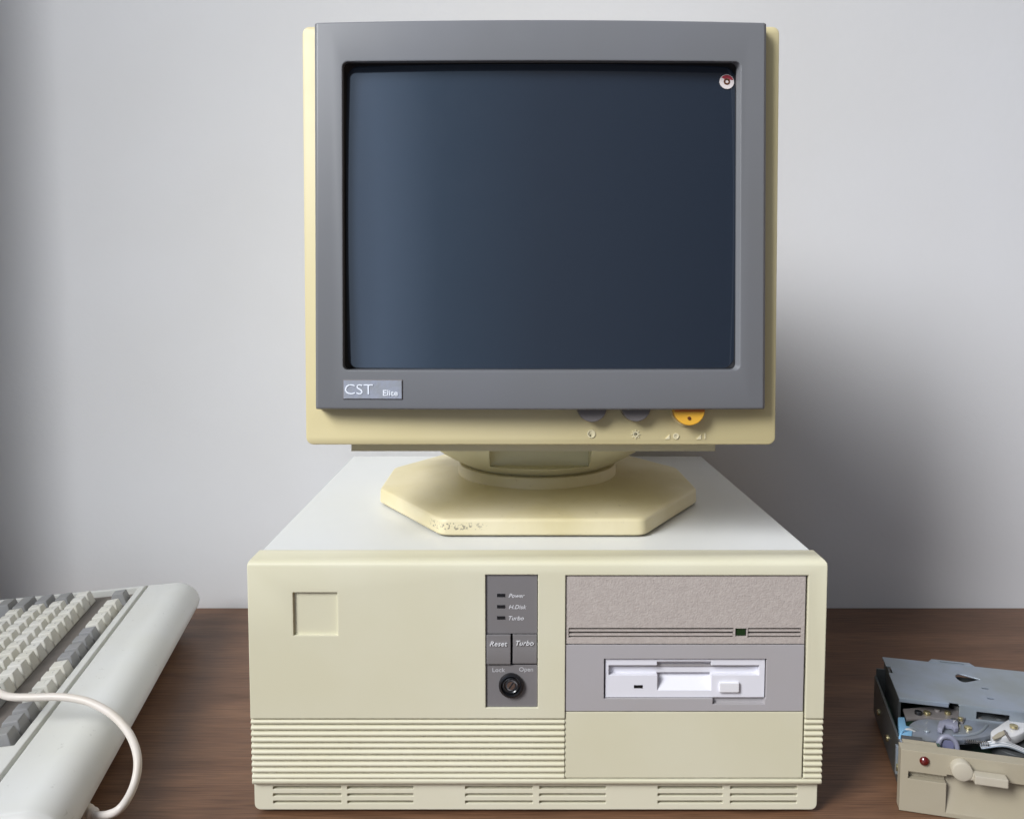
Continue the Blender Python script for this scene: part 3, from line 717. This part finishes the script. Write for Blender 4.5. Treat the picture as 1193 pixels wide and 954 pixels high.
# tray behind the front panel with a window to the board
tz=DH-.0012
trp=nbox(.004,.028,.0108,.019,tz-.002,tz); dobj('tray_ledge',trp,M['dbezel'],drv)
a,b=dz_at(1078,868,DH-.006); dobj('green_board',nbox(a-.011,a+.011,b-.004,b+.006,DH-.009,DH-.006),M['pcb'],drv)
a,b=dz_at(1050,905,.02)
dobj('guide_rail',nbox(.045,DW-.012,.022,.034,DH-.016,DH-.013),M['zinc'],drv)
for i in range(3):
    wpts=catmull([Vector((.006+.0016*i,.02,.012)),Vector((.0045+.0012*i,.030+.004*i,.030)),Vector((.008+.003*i,.040+.003*i,DH-.006)),Vector((.022+.003*i,.050,DH-.012))],8)
    dobj('wire',tube(wpts,.0009,8),M[('blue','clip','zinc')[i]],drv)

# further mechanism pieces
def dcyl(name,px,py,rad,z0,z1,m,par=drv):
    a,b=dz_at(px,py,z1); return dobj(name,bev(vcyl((a,b),rad,z0,z1,20),min(.0005,rad*.2),2,40),m,par)
dcyl('capacitor',1070,828,.0030,.022,AZ+.004,M['lockblk']); dcyl('capacitor',1092,826,.0022,.022,AZ+.003,M['knob'])
dcyl('pulley',1128,846,.0030,AZ-.002,AZ+.0018,M['brass'],arm); dcyl('screw',1080,850,.0022,AZ-.001,AZ+.0012,M['zinc'],arm); dcyl('screw',1142,836,.0018,AZ-.001,AZ+.0010,M['knob'],arm)
dcyl('spindle',1112,838,.0034,.022,AZ+.0035,M['zincdk']); dcyl('spindle_cap',1112,838,.0016,AZ+.003,AZ+.0045,M['chrome'])
sa=Vector((*dz_at(1122,863,AZ-.001),AZ-.001)); sb=Vector((*dz_at(1152,866,AZ-.001),AZ-.001))
sp_=[sa.lerp(sb,i/96)+Vector((0,.0016*math.cos(i*.785),.0016*math.sin(i*.785))) for i in range(97)]
dobj('spring',tube(sp_,.00032,6),M['chrome'])
dobj('bracket',bev(nbox(.0026,.0040,.0108,.022,.008,DH-.003),.0003,1),M['zinc'])
dobj('bracket',bev(nbox(.0022,.0040,.030,.034,.012,DH-.014),.0003,1),M['zinc'])
a,b=dz_at(1066,862,DH-.004); dobj('connector_block',bev(nbox(a-.009,a+.006,b-.002,b+.006,DH-.014,DH-.004),.0005,1),M['zincdk'])
rb=[dz_at(1140,864,AZ-.005),dz_at(1196,872,AZ-.005)]
for i in range(6):
    a_=Vector((rb[0][0],rb[0][1]-.0016*i,AZ-.006)); b_=Vector((rb[1][0],rb[1][1]-.0016*i,AZ-.006)); m_=(a_+b_)/2+Vector((0,0,.0045))
    dobj('ribbon_wire',tube(catmull([a_,m_,b_],10),.0007,8),M['zinc' if i%2 else 'clip'])
for i,q in enumerate(((1088,861),(1094,864),(1122,858))):
    dcyl('screw',q[0],q[1],.0017,AZ-.006,AZ-.0005,M['brass' if i%2 else 'chrome'])
hb=poly_w([(1156,858),(1163,853),(1170,850),(1174,853),(1166,858),(1158,861)],AZ+.004); dobj('tan_clip',prism(hb,lambda a,b,d:(a,b,d),AZ+.0028,AZ+.0040),M['dbezel'],wcl)

# ------------------------------------------------------------ light
def area(name, loc, target, size, power, col, spread=180, sy=None):
    l=bpy.data.lights.new(name,'AREA'); l.size=size; l.energy=power; l.color=col; l.spread=R(spread)
    if sy: l.shape='RECTANGLE'; l.size_y=sy
    o=bpy.data.objects.new(name,l); COL.objects.link(o); o.location=loc
    o.rotation_euler=(Vector(target)-Vector(loc)).to_track_quat('-Z','Y').to_euler(); return o
area('window_light', (-1.95,-1.85,2.38), (.45,.30,.14), 1.15, 15.6, (.975,.985,1.0), 42, 2.2)
w=bpy.data.worlds.new('World'); scene.world=w; w.use_nodes=True
N=w.node_tree.nodes; L=w.node_tree.links; bg=N['Background']
tc=N.new('ShaderNodeTexCoord'); sp=N.new('ShaderNodeSeparateXYZ'); L.new(tc.outputs['Generated'],sp.inputs[0])
m1=N.new('ShaderNodeMath'); m1.operation='MULTIPLY_ADD'; m1.inputs[1].default_value=-.5; m1.inputs[2].default_value=.5; L.new(sp.outputs['X'],m1.inputs[0])
cr=N.new('ShaderNodeValToRGB'); e=cr.color_ramp.elements
e[0].position=.06; e[0].color=(.50,.42,.34,1); e[1].position=.95; e[1].color=(.30,.28,.24,1)
for p_,c_ in ((.20,(.30,.25,.21)),(.29,(.085,.080,.078)),(.48,(.19,.205,.235)),(.585,(.31,.42,.56)),(.642,(.78,1.02,1.40)),(.68,(.46,.56,.72)),(.80,(.42,.43,.46))):
    q=e.new(p_); q.color=(*c_,1)
L.new(m1.outputs[0],cr.inputs['Fac']); L.new(cr.outputs['Color'],bg.inputs['Color']); bg.inputs['Strength'].default_value=.76

# ------------------------------------------------------------ camera
cd=bpy.data.cameras.new('camera'); cam=bpy.data.objects.new('camera',cd); COL.objects.link(cam)
cam.location=CAM; cam.rotation_euler=(R(90)-TILT,0,0); cd.sensor_width=36; cd.lens=F/1193*36; cd.shift_y=-(477-CY)/1193
cd.clip_start=.01; cd.clip_end=50; scene.camera=cam
scene.view_settings.view_transform='Standard'; scene.view_settings.look='None'
scene.view_settings.exposure=.10; scene.view_settings.gamma=1
scene.render.engine='CYCLES'
